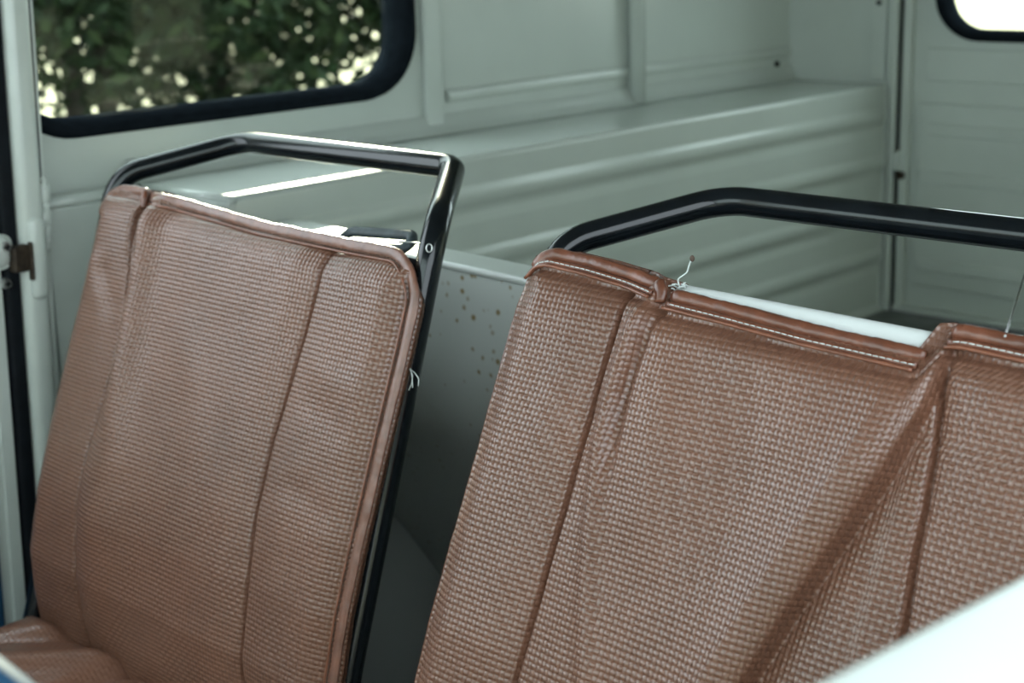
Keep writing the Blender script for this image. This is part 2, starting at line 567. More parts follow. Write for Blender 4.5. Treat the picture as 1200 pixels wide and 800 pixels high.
# rear wall: two fixed pieces, two doors
def rear():
    def piece(name, x0, x1, lab):
        o = box(name, (x0, YR, 0.0), (x1, YR + .03, ZT), 'rear_paint', None, 0.002)
        struct(o, lab, 'wall')
        return o
    a = piece('wall_rear_left', XL - .03, -0.178, 'narrow pale painted rear wall strip beside the back door')
    piece('wall_rear_right', 0.798, XR + .03, 'narrow painted rear wall strip beside the second back door')
    box('corner_flange', (-0.235, YR - .006, ZB + .004), (-0.205, YR + .001, ZT), 'rear_paint', a, 0.002)
    box('hinge_strip', (-0.196, YR - .012, ZC), (-0.180, YR + .001, ZT), 'rear_paint', a, 0.003)
    box('door_seal', (-0.1795, YR - .003, ZC + .002), (-0.1705, YR + .006, 1.456), 'rubber_seal', a, 0.001)
    for z in (1.02, 1.25):
        box('bolt', (-0.223, YR - .011, z - .004), (-0.215, YR - .005, z + .004), 'rubber', a, 0.002)
    lo = box('wall_rear_sill', (-0.178, YR, 0.0), (0.798, YR + .03, ZC - .001), 'rear_paint', None, 0.002)
    struct(lo, 'low painted sill below the back doors', 'wall')
    hd = box('wall_rear_header', (-0.178, YR, 1.46), (0.798, YR + .03, ZT), 'rear_paint', None, 0.002)
    struct(hd, 'painted header above the back doors', 'wall')
    for k, (x0, x1, mir) in enumerate(((-0.171, 0.307, 1), (0.313, 0.791, -1))):
        d = bpy.data.objects.new('door_%d' % (3 + k), None)
        COL.objects.link(d)
        d.location = ((x0 + x1) / 2, YR, ZC)
        struct(d, 'pale back door with a rounded window and pressed panels, %s' % ('hinged beside the side box' if k == 0 else 'on the driver seat side'), 'door')
        cx = (x0 + x1) / 2
        to3 = lambda a_, b_, t_: (a_, YR + .004 + t_, b_)
        hole = rrect(cx, 1.183, 0.178, 0.215, 0.068, 10)
        plate_with_hole('skin', (x0, x1, ZC + .004, 1.456), hole, to3, 0.02, 'rear_paint', d)
        seal_ring('seal', rrect(cx, 1.183, 0.190, 0.227, 0.080, 10), rrect(cx, 1.183, 0.168, 0.205, 0.058, 10), 'rubber_seal', to3, 0.024, -0.014, d)
        gp = rrect(cx, 1.183, 0.170, 0.207, 0.058, 10)
        N = len(gp)
        V = [(p, YR + .012, q) for p, q in gp] + [(p, YR + .016, q) for p, q in gp]
        mesh_np('pane', V, [tuple(range(N)), tuple(range(N, 2 * N))[::-1]] + [(i, (i + 1) % N, N + (i + 1) % N, N + i) for i in range(N)], 'glass', d, False)
        # frame lips and pressed panels
        box('edge_lip', (x0, YR - .010, ZC + .004), (x0 + .016, YR + .006, 1.455), 'rear_paint', d, 0.004)
        box('edge_lip', (x1 - .016, YR - .010, ZC + .004), (x1, YR + .006, 1.455), 'rear_paint', d, 0.004)
        box('bottom_lip', (x0, YR - .016, ZC + .004), (x1, YR + .006, ZC + .014), 'paint_pillar', d, 0.003)
        box('upper_panel', (x0 + .040, YR - .001, 0.893), (x1 - .040, YR + .006, 0.948), 'rear_paint', d, 0.003)
        box('lower_panel', (x0 + .030, YR - .004, 0.545), (x1 - .030, YR + .006, 0.858), 'rear_paint', d, 0.004)
        for z in (0.815, 0.735, 0.655, 0.585):
            box('pressed_rib', (x0 + .045, YR - .009, z - .011), (x1 - .045, YR - .002, z + .011), 'rear_paint', d, 0.0035)
        box('hinge', (x0 - .008 if mir == 1 else x1 - .004, YR - .014, 0.742), (x0 + .004 if mir == 1 else x1 + .008, YR - .002, 0.775), 'rear_paint', d, 0.003)
        for xx, zz in ((cx + .10 * mir, 0.525), (x0 + .008, 0.735)):
            box('screw', (xx - .006, YR - .020, zz - .006), (xx + .006, YR - .006, zz + .006), 'rusty_steel', d, 0.002)
rear()

struct(box('floor', (XL - .03, 0.33, ZC - .03), (XR + .03, YR + .03, ZC), 'cargo_floor', None, 0.001), 'dark grey load floor behind the partition', 'floor')
struct(box('floor_cab', (XL - .03, -1.3, 0.09), (XR + .03, 0.66, 0.12), 'cab_floor', None, 0.001), 'black cab floor under the seats', 'floor')
struct(box('ceiling', (XL - .03, -0.97, ZT), (XR + .03, YR + .03, ZT + .025), 'dark_ceiling', None, 0.004), 'ceiling under the roof, dark lining added to lower the cab light', 'ceiling')

# partition behind the seats
psl = lambda c: Vector((c.x, c.y, c.z - (0.004 + 0.018 * (c.x + .2)) * (1 if c.z > .5 else 0)))
def partition():
    pf = [(p.x, p.y) for p in fillet([(.152, .848, 0), (.152, .700, 0), (.560, .12, 0)], .32, 16)]
    V, F = [], []
    n = len(pf)
    for dy in (0, .016):
        for x in (XL + .203, XR - .203):
            V += [psl(Vector((x, y + dy, z))) for y, z in pf]
    for i in range(n - 1):
        F += [(i, n + i, n + i + 1, i + 1), (2 * n + i, 2 * n + i + 1, 3 * n + i + 1, 3 * n + i)]
        F += [(i, i + 1, 2 * n + i + 1, 2 * n + i), (n + i, 3 * n + i, 3 * n + i + 1, n + i + 1)]
    F += [(0, 2 * n, 3 * n, n), (n - 1, 2 * n - 1, 4 * n - 1, 3 * n - 1)]
    o = mesh_np('wall_partition', V, F, 'stained_paint', None, True)
    o.data.set_sharp_from_angle(angle=math.radians(40))
    return o
pt = partition()
struct(pt, 'pale painted partition with rust specks behind the seats', 'wall')
box('top_ledge', (XL + .203, 0.150, 0.848), (XR - .203, 0.195, 0.856), 'paint_pillar', pt, 0.003, psl)
box('ledge_lip', (XL + .203, 0.187, 0.820), (XR - .203, 0.195, 0.850), 'paint_pillar', pt, 0.003, psl)

# front end: bulkhead, windscreen frame and glass
fb = struct(box('wall_front', (XL - .0, -1.16, 0.09), (XR + .0, -1.13, 0.93), 'paint', None, 0.004), 'painted bulkhead below the windscreen', 'wall')
box('dash_shelf', (XL + .03, -1.13, 0.86), (XR - .05, -0.98, 0.90), 'blue_vinyl', fb, 0.012)
def windscreen():
    t = bpy.data.objects.new('window_2', None)
    COL.objects.link(t)
    t.location = (0.31, -1.14, 0.93)
    struct(t, 'upright flat windscreen in a painted frame', 'window')
    to3 = lambda a, b, k: (a, -1.15 + (b - 0.93) * 0.28 - k, b)
    plate_with_hole('frame', (XL, 0.96, 0.93, ZT + .02), rrect(0.31, 1.22, 0.60, 0.24, 0.06, 10), to3, 0.02, 'paint', t)
    seal_ring('seal', rrect(0.31, 1.22, 0.61, 0.25, 0.07, 10), rrect(0.31, 1.22, 0.585, 0.225, 0.05, 10), 'rubber', to3, 0.024, -0.012, t)
    gp = rrect(0.31, 1.22, 0.588, 0.228, 0.05, 10)
    N = len(gp)
    V = [to3(a, b, 0.008) for a, b in gp] + [to3(a, b, 0.013) for a, b in gp]
    mesh_np('pane', V, [tuple(range(N)), tuple(range(N, 2 * N))[::-1]] + [(i, (i + 1) % N, N + (i + 1) % N, N + i) for i in range(N)], 'glass', t, False)
windscreen()

# ------------------------------------------------------------------ passenger side: pillar and door
lean = lambda c: Vector((c.x, c.y + (c.z - 0.92) * 0.045, c.z))
def door_pillar():
    t = thing('door_pillar', 'white painted door pillar with striker beside the passenger seat', 'pillar', (-0.36, -0.03, 0.12))
    bm = bmesh.new()
    add_box(bm, (-0.392, -0.053, 0.12), (-0.342, -0.023, ZT), 0.011, lean, 4)
    from_bm('post', bm, 'paint_pillar', t, True)
    bm = bmesh.new()
    add_box(bm, (-0.398, -0.0215, 0.12), (-0.352, -0.016, ZT), 0.002, lean)
    from_bm('flange', bm, 'paint_pillar', t)
    bm = bmesh.new()
    add_box(bm, (-0.398, -0.0235, 0.90), (-0.350, -0.0212, ZT), 0.0005, lean)
    from_bm('gap', bm, 'rubber', t)
    bm = bmesh.new()
    add_box(bm, (-0.3985, -0.0155, 0.13), (-0.364, 0.109, 0.874), 0.002)
    from_bm('liner_panel', bm, 'paint_pillar', t)
    V, F = tube_geo([(-0.369, -0.0155, 0.880), (-0.369, 0.109, 0.880)], 0.0075, 0.0065, side=Vector((0, 0, 1)), n=12)
    mesh_np('liner_lip', V, F, 'paint_pillar', t)
    bm = bmesh.new()
    add_box(bm, (-0.3985, -0.0155, 0.876), (-0.370, 0.109, 0.8855), 0.002)
    from_bm('liner_ledge', bm, 'paint_pillar', t)
    # weld beads
    for z, sz in ((0.908, .006), (0.895, .010), (0.880, .006), (0.868, .009), (0.853, .007), (0.842, .006)):
        bm = bmesh.new()
        bmesh.ops.create_icosphere(bm, subdivisions=2, radius=1.0)
        for v in bm.verts:
            k = 1 + 0.18 * math.sin(v.co.x * 9 + z * 400) + 0.12 * math.sin(v.co.z * 13)
            v.co = lean(Vector((-0.352 + v.co.x * .0060 * k, -0.019 + v.co.y * sz * .72 * k, z + v.co.z * sz * 1.5 * k)))
        from_bm('weld_bead', bm, 'seam_sealer', t, True)
    # raised pad and striker
    bm = bmesh.new()
    add_box(bm, (-0.352, -0.0475, 0.782), (-0.3360, -0.0255, 0.874), 0.009, lean, 4)
    from_bm('raised_pad', bm, 'paint_pillar', t, True)
    bm = bmesh.new()
    add_box(bm, (-0.350, -0.068, 0.817), (-0.336, -0.048, 0.846), 0.003, lean)
    from_bm('striker', bm, 'rusty_steel', t)
    bm = bmesh.new()
    add_box(bm, (-0.342, -0.049, 0.806), (-0.335, -0.0445, 0.848), 0.002, lean)
    from_bm('striker_plate', bm, 'rusty_steel', t)
    bm = bmesh.new()
    bmesh.ops.create_icosphere(bm, subdivisions=2, radius=0.0015, matrix=Matrix.Translation(lean(Vector((-0.3395, -0.036, 0.815)))))
    from_bm('screw', bm, 'rusty_steel', t, True)
    bm = bmesh.new()
    add_box(bm, (-0.375, -0.0715, 0.12), (-0.350, -0.0535, ZT), 0.005, lean, 3)
    from_bm('door_seal', bm, 'rubber', t, True)
    return t
door_pillar()

def cab_door(n, X, s, lab):
    """door panel with inward face at X; s=+1 for the passenger side (interior towards +X)"""
    d = bpy.data.objects.new('door_%d' % n, None)
    COL.objects.link(d)
    d.location = (X, -0.5, 0.12)
    struct(d, lab, 'door')
    return d
d1 = cab_door(1, -0.36, 1, 'white passenger door with blue trim card and latch')
bm = bmesh.new(); add_box(bm, (-0.400, -0.96, 0.12), (-0.357, -0.0725, 0.935), 0.006, lean); from_bm('panel', bm, 'paint_pillar', d1)
bm = bmesh.new(); add_box(bm, (-0.398, -0.115, 0.935), (-0.357, -0.0725, 1.52), 0.006, lean); from_bm('window_post', bm, 'paint_pillar', d1)
box('header', (-0.398, -1.0, 1.50), (-0.357, -0.05, 1.555), 'paint_pillar', d1, 0.005)
box('front_post', (-0.398, -1.03, 0.93), (-0.357, -0.985, 1.555), 'paint_pillar', d1, 0.005)
bm = bmesh.new(); add_box(bm, (-0.357, -0.090, 0.12), (-0.353, -0.0745, 0.935), 0.0015, lean); from_bm('edge_fold', bm, 'paint_pillar', d1)
bm = bmesh.new(); add_box(bm, (-0.357, -0.92, 0.15), (-0.351, -0.102, 0.640), 0.003, lean); from_bm('trim_card', bm, 'blue_vinyl', d1)
bm = bmesh.new(); add_box(bm, (-0.357, -0.135, 0.822), (-0.341, -0.0640, 0.860), 0.012, lean, 4); from_bm('latch_plate', bm, 'paint_pillar', d1, True)
for y, z in ((-0.0735, 0.847), (-0.0725, 0.806)):
    bm = bmesh.new()
    bmesh.ops.create_cone(bm, cap_ends=True, segments=16, radius1=0.0062, radius2=0.0048, depth=0.006, matrix=Matrix.Translation(lean(Vector((-0.3405 if z > .82 else -.3470, y, z)))) @ Matrix.Rotation(math.pi / 2, 4, 'Y'))
    sc = from_bm('screw', bm, 'steel', d1)
    bm = bmesh.new()
    xx = -0.3373 if z > .82 else -.3438
    add_box(bm, (xx, y - .0035, z - .0009), (xx + .0008, y + .0035, z + .0009), 0, lean)
    add_box(bm, (xx, y - .0009, z - .0035), (xx + .0008, y + .0009, z + .0035), 0, lean)
    from_bm('slot', bm, 'rubber', sc)

# driver door whose rounded window ledge fills the near corner
d2 = cab_door(2, 0.97, -1, 'white driver door with rounded window ledge')
bm = bmesh.new(); add_box(bm, (0.952, -0.96, 0.12), (1.005, -0.05, 0.954), 0.008, lambda c: Vector((c.x, c.y, c.z - (0.08 * (c.y + .45) if c.z > .5 else 0))), 4); from_bm('panel', bm, 'paint_sill', d2, True)
box('header', (0.975, -1.14, 1.50), (1.015, -0.02, 1.555), 'paint_sill', d2, 0.005)
box('rear_post', (0.975, -0.07, 0.12), (1.018, -0.025, 1.555), 'paint_sill', d2, 0.006)
box('front_post', (0.965, -1.15, 0.93), (1.005, -1.11, 1.555), 'paint_sill', d2, 0.005)

# ------------------------------------------------------------------ seats
T = 0.338
kk = math.hypot(1, T)
VD = np.array([0, T / kk, 1 / kk])
ND = np.array([0, -1 / kk, T / kk])

def sm(x):
    x = np.clip(x, 0, 1)
    return x * x * (3 - 2 * x)

def pdist(u, v, poly):
    """distance, signed side (+ = right of an upward/downward path by u), parameter 0..1 along a polyline"""
    poly = np.asarray(poly, float)
    best = np.full(u.shape, 1e9)
    sgn = np.zeros(u.shape)
    par = np.zeros(u.shape)
    n = len(poly) - 1
    for i in range(n):
        a, b = poly[i], poly[i + 1]
        d = b - a
        L2 = d @ d
        t = ((u - a[0]) * d[0] + (v - a[1]) * d[1]) / L2
        tc = np.clip(t, 0, 1)
        dx, dy = u - (a[0] + tc * d[0]), v - (a[1] + tc * d[1])
        ds = np.hypot(dx, dy)
        side = np.sign(d[0] * dy - d[1] * dx)
        msk = ds < best
        best = np.where(msk, ds, best)
        sgn = np.where(msk, side, sgn)
        par = np.where(msk, (i + tc) / n, par)
    return best, sgn, par

def vnoise(u, v, scale, seed):
    r = np.random.default_rng(seed)
    out = np.zeros_like(u)
    for k in range(7):
        a = r.uniform(0, 2 * math.pi)
        f = scale * r.uniform(0.6, 1.6)
        out += np.sin((u * math.cos(a) + v * math.sin(a)) * f + r.uniform(0, 6.28))
    return out / 7

class Back:
    """shape of one backrest in seat coordinates: u across, v up the recline, n forward"""
    def __init__(self, kind):
        self.kind = kind
        if kind == 'L':
            self.x0 = 0.0
            self.ev = [-.50, -.44, -.42, -.375, -.31, -.25, -.16, -.09, .02]
            self.en = [-.03, -.004, .005, .020, .024, .023, .019, .015, .011]
            self.top = [(-.26, .010), (-.200, .0125), (-.165, .0130), (-.150, .0095), (-.107, .0090), (.034, 0.0), (.155, -.002), (.21, -.002), (.26, -.006)]
            self.uL, self.uR, self.vb = -.240, .256, -.490
            self.s1 = [(-.160, .012), (-.150, -.057), (-.136, -.115), (-.131, -.166), (-.134, -.244), (-.132, -.312), (-.128, -.3625), (-.123, -.47)]
            self.s2 = [(.137, 0.0), (.137, -.051), (.1326, -.12), (.1285, -.189), (.130, -.249), (.1364, -.308), (.144, -.47)]
        else:
            self.x0 = 0.62
            self.ev = [-.50, -.42, -.32, -.27, -.217, -.145, -.085, -.03, .02]
            self.en = [.03, .055, .060, .057, .051, .042, .036, .030, .018]
            self.top = [(-.25, .016), (-.225, .0186), (-.182, .0167), (-.144, .013), (-.113, .008), (-.104, .0030), (-.053, .0003), (.016, -.0042), (.098, -.0070), (.106, .0100), (.115, .0120), (.155, .0105), (.26, .008)]
            self.uL, self.uR, self.vb = -.246, .250, -.455
            self.s1 = [(-.143, .014), (-.1365, -.03), (-.138, -.0545), (-.1376, -.0975), (-.139, -.135), (-.139, -.22), (-.1405, -.29), (-.141, -.47)]
            self.s2 = [(.107, .012), (.1125, -.027), (.118, -.062), (.122, -.10), (.124, -.132), (.1285, -.164), (.134, -.30), (.138, -.47)]
    def edge(self, v):
        return np.interp(v, self.ev, self.en)
    def vtop(self, u):
        p = np.array(self.top)
        return np.interp(u, p[:, 0], p[:, 1])
    def N(self, u, v):
        vt = self.vtop(u)
        dl, dr, dt = u - self.uL, self.uR - u, vt - v
        d = np.minimum(np.minimum(dl, dr), dt)
        d = np.maximum(d, 0)
        n = self.edge(v) + 0.013 * sm(d / 0.035) - 0.007 * (1 - sm(d / 0.007))
        d1, g1, _ = pdist(u, v, self.s1)
        d2, g2, _ = pdist(u, v, self.s2)
        ds = np.minimum(d1, d2)
        n += 0.0040 * sm(ds / 0.040) - 0.0065 * np.exp(-(ds / 0.0020) ** 2) - 0.0016 * np.exp(-(ds / 0.005) ** 2)
        n += (0.0005 if self.kind == 'L' else 0.0009) * vnoise(u, v, 55, 3 if self.kind == 'L' else 4) + 0.0004 * vnoise(u, v, 140, 5)
        def ridge(poly, A, s, t0=.0, t1=1.0, fade=.15):
            dd, _, t = pdist(u, v, poly)
            env = sm((t - t0) / fade + (1 if t0 == 0 else 0)) * sm((t1 - t) / fade + (1 if t1 >= 1.01 else 0))
            return A * env * np.exp(-(dd / s) ** 2)
        if self.kind == 'L':
            # pleat at the top of the inner seam running down into a soft bulge
            n += ridge([(-.147, .012), (-.142, -.020), (-.132, -.060), (-.118, -.110)], -.0150, .0090, t1=1.0, fade=.5)
            n += ridge([(-.160, .010), (-.156, -.030), (-.146, -.075)], .0045, .005, fade=.4, t1=1.0)
            n += ridge([(-.128, .005), (-.122, -.050), (-.112, -.110), (-.098, -.190), (-.080, -.28)], .0140, .021, t1=1.0, fade=.35)
            n += ridge([(-.200, -.060), (-.180, -.090), (-.150, -.125)], -.0028, .013, t0=.01, fade=.3)
            n += ridge([(-.215, -.050), (-.200, -.085), (-.170, -.120)], .0028, .013, t0=.01, fade=.3)
            n += ridge([(.145, -.142), (.185, -.150), (.235, -.168)], -.0012, .013, t0=.01, fade=.25)
            n += ridge([(.150, -.112), (.190, -.120), (.240, -.130)], .0010, .012, t0=.01, fade=.25)
            n += ridge([(.150, -.215), (.190, -.222), (.240, -.232)], -.0012, .012, t0=.01, fade=.25)
            n += ridge([(-.05, -.09), (.01, -.16), (.05, -.24)], .0015, .02, t0=.01, fade=.3)
            n += .012 * np.exp(-((u + .095) / .050) ** 2 - ((v + .29) / .09) ** 2) + .008 * np.exp(-((u - .0) / .16) ** 2 - ((v + .26) / .10) ** 2)
            # groove beside the hem on the tube side
            n += -.003 * np.exp(-((dr - .0115) / .003) ** 2) - .003 * np.exp(-((dt - .0120) / .003) ** 2)
        else:
            # narrow pleat beside the inner seam
            crest = [(-.117, .010), (-.1195, -.040), (-.1215, -.075), (-.1195, -.112), (-.113, -.148), (-.098, -.205), (-.076, -.27)]
            dd, sg, t = pdist(u, v, crest)
            sd = -dd * sg
            sd = np.where(v > -10, sd, sd)
            env = 1 - 0.55 * sm((t - .45) / .5)
            n += env * (0.0060 * np.exp(-(dd / .008) ** 2))
            n += -0.0085 * np.exp(-(((u - np.interp(v, [p[1] for p in crest][::-1], [p[0] for p in crest][::-1])) - .0095) / .0060) ** 2) * sm((v + .165) / .10)
            # big diagonal fold: bulge up to a crest, then a drop onto the outer panel
            shad = [(.109, .020), (.1115, -.011), (.108, -.043), (.0955, -.087), (.0770, -.134), (.0585, -.181), (.0425, -.228), (.020, -.30), (-.03, -.47)]
            dd, sg, t = pdist(u, v, shad)
            cu = np.interp(v, [p[1] for p in shad][::-1], [p[0] for p in shad][::-1])
            sd = np.where(u > cu, dd, -dd)
            amp = 0.35 + 0.65 * sm((-v + .0) / .09)
            rr_ = .022
            left = 0.0165 * np.exp(np.minimum(sd + rr_, 0) / 0.034)
            qq = np.clip((sd + rr_) / rr_, 0, 1)
            left = left * np.sqrt(1 - .85 * qq * qq)
            right = -0.0090 * np.exp(-np.maximum(sd, 0) / 0.022)
            st = sm((sd + .0015) / .0042)
            n += amp * (left * (1 - st) + right * st)
            n += ridge([(-.09, -.02), (-.075, -.10), (-.055, -.20)], .004, .022, t0=.01, fade=.3)
            n += ridge([(-.02, -.03), (.0, -.10), (.0, -.20)], -.003, .022, t0=.01, fade=.3)
            n += -.0020 * np.exp(-((dl - .008) / .0025) ** 2) - .003 * np.exp(-((dt - .0190) / .003) ** 2)
        return n
    def lay(self, u, v, dn):
        e = np.maximum(self.edge(v) + dn, self.N(u, v) + dn - .0050)
        if len(e) > 12:
            e = np.convolve(np.pad(e, 4, mode='edge'), np.ones(9) / 9, 'valid')
        return e
    def pt(self, u, v, dn=0.0):
        u, v = np.asarray(u, float), np.asarray(v, float)
        n = self.N(u, v) + dn
        P = np.array([self.x0, 0, 0.90]) + u[..., None] * np.array([1.0, 0, 0]) + v[..., None] * VD + n[..., None] * ND
        return P
    def raw(self, u, v, n):
        return Vector((self.x0 + u, 0, .90)) + Vector(VD) * v + Vector(ND) * n

def weave_h(U, V, cell=0.0044):
    U, V = U / cell, V / cell
    fu, fv = U % 1 - .5, V % 1 - .5
    par = (np.floor(U) + np.floor(V)) % 2
    ac, al = np.where(par == 1, fu, fv), np.where(par == 1, fv, fu)
    return np.maximum(1 - 4.0 * ac ** 2 - 1.5 * al ** 2, 0) ** .62

def backrest(B, root):
    nu, nv = 600, 560
    s = np.linspace(0, 1, nu)
    t = np.linspace(0, 1, nv)
    Sg, Tg = np.meshgrid(s, t)
    u0 = B.uL + (B.uR - B.uL) * Sg
    v = B.vb + (B.vtop(u0) - B.vb) * Tg
    dt = (B.vtop(u0) - v)
    r = 0.046 if B.kind == 'L' else 0.026
    rl = 0.040 if B.kind == 'L' else 0.022
    def inset(r):
        q = np.clip(r - dt, 0, r)
        return r - np.sqrt(np.maximum(r * r - q * q, 0))
    uL = B.uL + inset(rl)
    uR = B.uR - inset(r)
    u = uL + (uR - uL) * Sg
    P = B.pt(u, v)
    V = P.reshape(-1, 3)
    dl = np.linalg.norm(np.diff(P, axis=1), axis=2)
    ua = np.concatenate([np.zeros((nv, 1)), np.cumsum(dl, axis=1)], 1)
    ua = ua - ua[:, nu // 2][:, None]
    P = P + (0.0008 * weave_h(ua, v))[..., None] * ND
    V = P.reshape(-1, 3)
    uv = np.stack([ua, v], -1).reshape(-1, 2)
    idx = np.arange(nu * nv).reshape(nv, nu)
    F = np.stack([idx[:-1, :-1], idx[:-1, 1:], idx[1:, 1:], idx[1:, :-1]], -1).reshape(-1, 4)
    # side skirt wrapping back around left, top, right
    ring = np.concatenate([idx[:, 0], idx[-1, 1:], idx[::-1, -1][1:]])
    base = V[ring]
    loops = [ring]
    Vx, UVx = [V], [uv]
    cnt = len(V)
    back = np.array([B.raw(0, 0, 0)[i] for i in range(3)])
    for k, (dn, inn) in enumerate(((.003, .001), (.006, .004), (.009, .012))):
        nb = base - ND * dn
        c = np.array([B.x0, 0, .75])
        dirs = (c - nb); dirs -= np.outer(dirs @ ND, ND); dirs /= np.linalg.norm(dirs, axis=1)[:, None]
        nb = nb + dirs * inn
        Vx.append(nb)
        UVx.append(uv[ring] + np.array([dn, 0]))
        loops.append(np.arange(cnt, cnt + len(ring)))
        cnt += len(ring)
    Fs = [F]
    for a, b in zip(loops[:-1], loops[1:]):
        Fs.append(np.stack([a[:-1], b[:-1], b[1:], a[1:]], -1))
    V = np.concatenate(Vx); uv = np.concatenate(UVx); F = np.concatenate(Fs)
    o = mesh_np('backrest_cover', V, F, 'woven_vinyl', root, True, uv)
    # dark rear face closing the back
    bk = np.concatenate([loops[-1]])
    return o

def hem(B, parent, uvs, rw, rn, dn, name='hem', mat='vinyl_hem', jit=0.0, n=12):
    """rounded strip lying on the cover along (u,v) points"""
    uvs = np.asarray(uvs)
    # resample
    seg = np.r_[0, np.cumsum(np.hypot(*np.diff(uvs, axis=0).T))]
    m = max(8, int(seg[-1] / 0.0035))
    q = np.linspace(0, seg[-1], m)
    u, v = np.interp(q, seg, uvs[:, 0]), np.interp(q, seg, uvs[:, 1])
    e = B.lay(u, v, dn)
    P = np.array([B.x0, 0, .90]) + u[:, None] * np.array([1., 0, 0]) + v[:, None] * VD + e[:, None] * ND
    j = None
    if jit:
        j = 1 + jit * (np.sin(q * 310) * .5 + np.sin(q * 730 + 1) * .5 + np.sin(q * 120) * .6)
        j[0] *= .75; j[-1] *= .75
    V, F = tube_geo([Vector(p) for p in P], rw, rn, side=Vector(ND), n=n, jitter=j)
    return mesh_np(name, V, F, mat, parent, True), (u, v, e, q)

def stitches(B, parent, uvs, dn, length, gap, rad, mat, name='stitching'):
    uvs = np.asarray(uvs)
    seg = np.r_[0, np.cumsum(np.hypot(*np.diff(uvs, axis=0).T))]
    V, F = [], []
    seg2 = np.linspace(0, seg[-1], max(8, int(seg[-1] / 0.0035)))
    e2 = B.lay(np.interp(seg2, seg, uvs[:, 0]), np.interp(seg2, seg, uvs[:, 1]), dn)
    q = 0.004
    while q + length < seg[-1]:
        a = np.array([np.interp(x, seg, uvs[:, 0]) for x in (q, q + length)])
        b = np.array([np.interp(x, seg, uvs[:, 1]) for x in (q, q + length)])
        e = [np.interp(x, seg2, e2) for x in (q, q + length)]
        p = [B.raw(a[i], b[i], e[i]) for i in (0, 1)]
        mid = (p[0] + p[1]) / 2 + Vector(ND) * rad * .6
        v2, f2 = tube_geo([p[0], mid, p[1]], rad, n=5)
        off = len(V)
        V += v2
        F += [tuple(i + off for i in f) for f in f2]
        q += length + gap
    o = mesh_np(name, V, F, mat, parent, True)
    o['kind'] = 'stuff'
    return o

def arc(cu, cv, r, a0, a1, n=8):
    return [(cu + r * math.cos(math.radians(a0 + (a1 - a0) * k / n)), cv + r * math.sin(math.radians(a0 + (a1 - a0) * k / n))) for k in range(n + 1)]

def frame(x0, root):
    wh, a, b, c = 0.2424, 0.0828, 0.1076, 0.0498
    def at(x, z):
        return (x0 + x, (z - .90) * T, z)
    pts = [(x0 - wh, -.58, .24), (x0 - wh, -.235, .22), at(-wh, .50), (x0 - wh, .006, .921), (x0 - wh + a, b, .90 + c), (x0 + wh - a, b, .90 + c), (x0 + wh, .006, .921), at(wh, .50), (x0 + wh, -.235, .22), (x0 + wh, -.58, .24)]
    path = fillet(pts, [0, .03, .3, .045, .05, .026, .06, .3, .03, 0], 10)
    fr = tube('frame', path, 0.0112, 'black_enamel', root, n=18)
    for sx in (-1, 1):
        tube('front_leg', [(x0 + sx * wh, -.565, .24), (x0 + sx * wh, -.575, .121)], 0.0108, 'black_enamel', root, n=14)
        tube('rear_leg', [(x0 + sx * wh, -.235, .23), (x0 + sx * wh, -.215, .121)], 0.0108, 'black_enamel', root, n=14)
    tube('cross_bar', [(x0 - wh, -.56, .245), (x0 + wh, -.56, .245)], 0.0100, 'black_enamel', root, n=14)
    tube('cross_bar', [(x0 - wh, -.24, .225), (x0 + wh, -.24, .225)], 0.0100, 'black_enamel', root, n=14)
    return fr

def cushion(x0, root):
    nu, nv = 150, 130
    s, t = np.meshgrid(np.linspace(0, 1, nu), np.linspace(0, 1, nv))
    X = -.250 + .500 * s
    Y = -.610 + .485 * t
    de = np.minimum(np.minimum(X + .25, .25 - X), np.minimum(Y + .61, -.125 - Y))
    z = 0.402 + 0.085 * np.sqrt(np.clip(1 - (1 - np.clip(de / .05, 0, 1)) ** 2, 0, 1))
    z += .012 * np.exp(-((X + .165) / .06) ** 2) * sm(de / .04) + .012 * np.exp(-((X - .165) / .06) ** 2) * sm(de / .04)
    for (a, b, A, w) in (((-.25, -.30), (-.12, -.13), -.014, .016), ((-.19, -.33), (-.06, -.14), .010, .018), ((-.07, -.30), (-.035, -.13), -.010, .013), ((.05, -.35), (.07, -.13), .005, .02)):
        dd, _, _ = pdist(X, Y, [a, b])
        z += A * np.exp(-(dd / w) ** 2) * sm(de / .02)
    z += .0015 * vnoise(X, Y, 40, 8)
    P = np.stack([X + x0, Y, z], -1)
    V = P.reshape(-1, 3)
    uv = np.stack([X, Y], -1).reshape(-1, 2)
    idx = np.arange(nu * nv).reshape(nv, nu)
    F = np.stack([idx[:-1, :-1], idx[:-1, 1:], idx[1:, 1:], idx[1:, :-1]], -1).reshape(-1, 4)
    ring = np.concatenate([idx[0, :], idx[1:, -1], idx[-1, ::-1][1:], idx[::-1, 0][1:]])
    low = V[ring].copy(); low[:, 2] = .27
    base = len(V)
    V = np.concatenate([V, low]); uv = np.concatenate([uv, uv[ring] + [0, .1]])
    k = np.arange(len(ring) - 1)
    F2 = np.stack([ring[:-1], base + k, base + k + 1, ring[1:]], -1)
    F = np.concatenate([F, F2])
    return mesh_np('seat_cushion', V, F, 'woven_vinyl', root, True, uv)

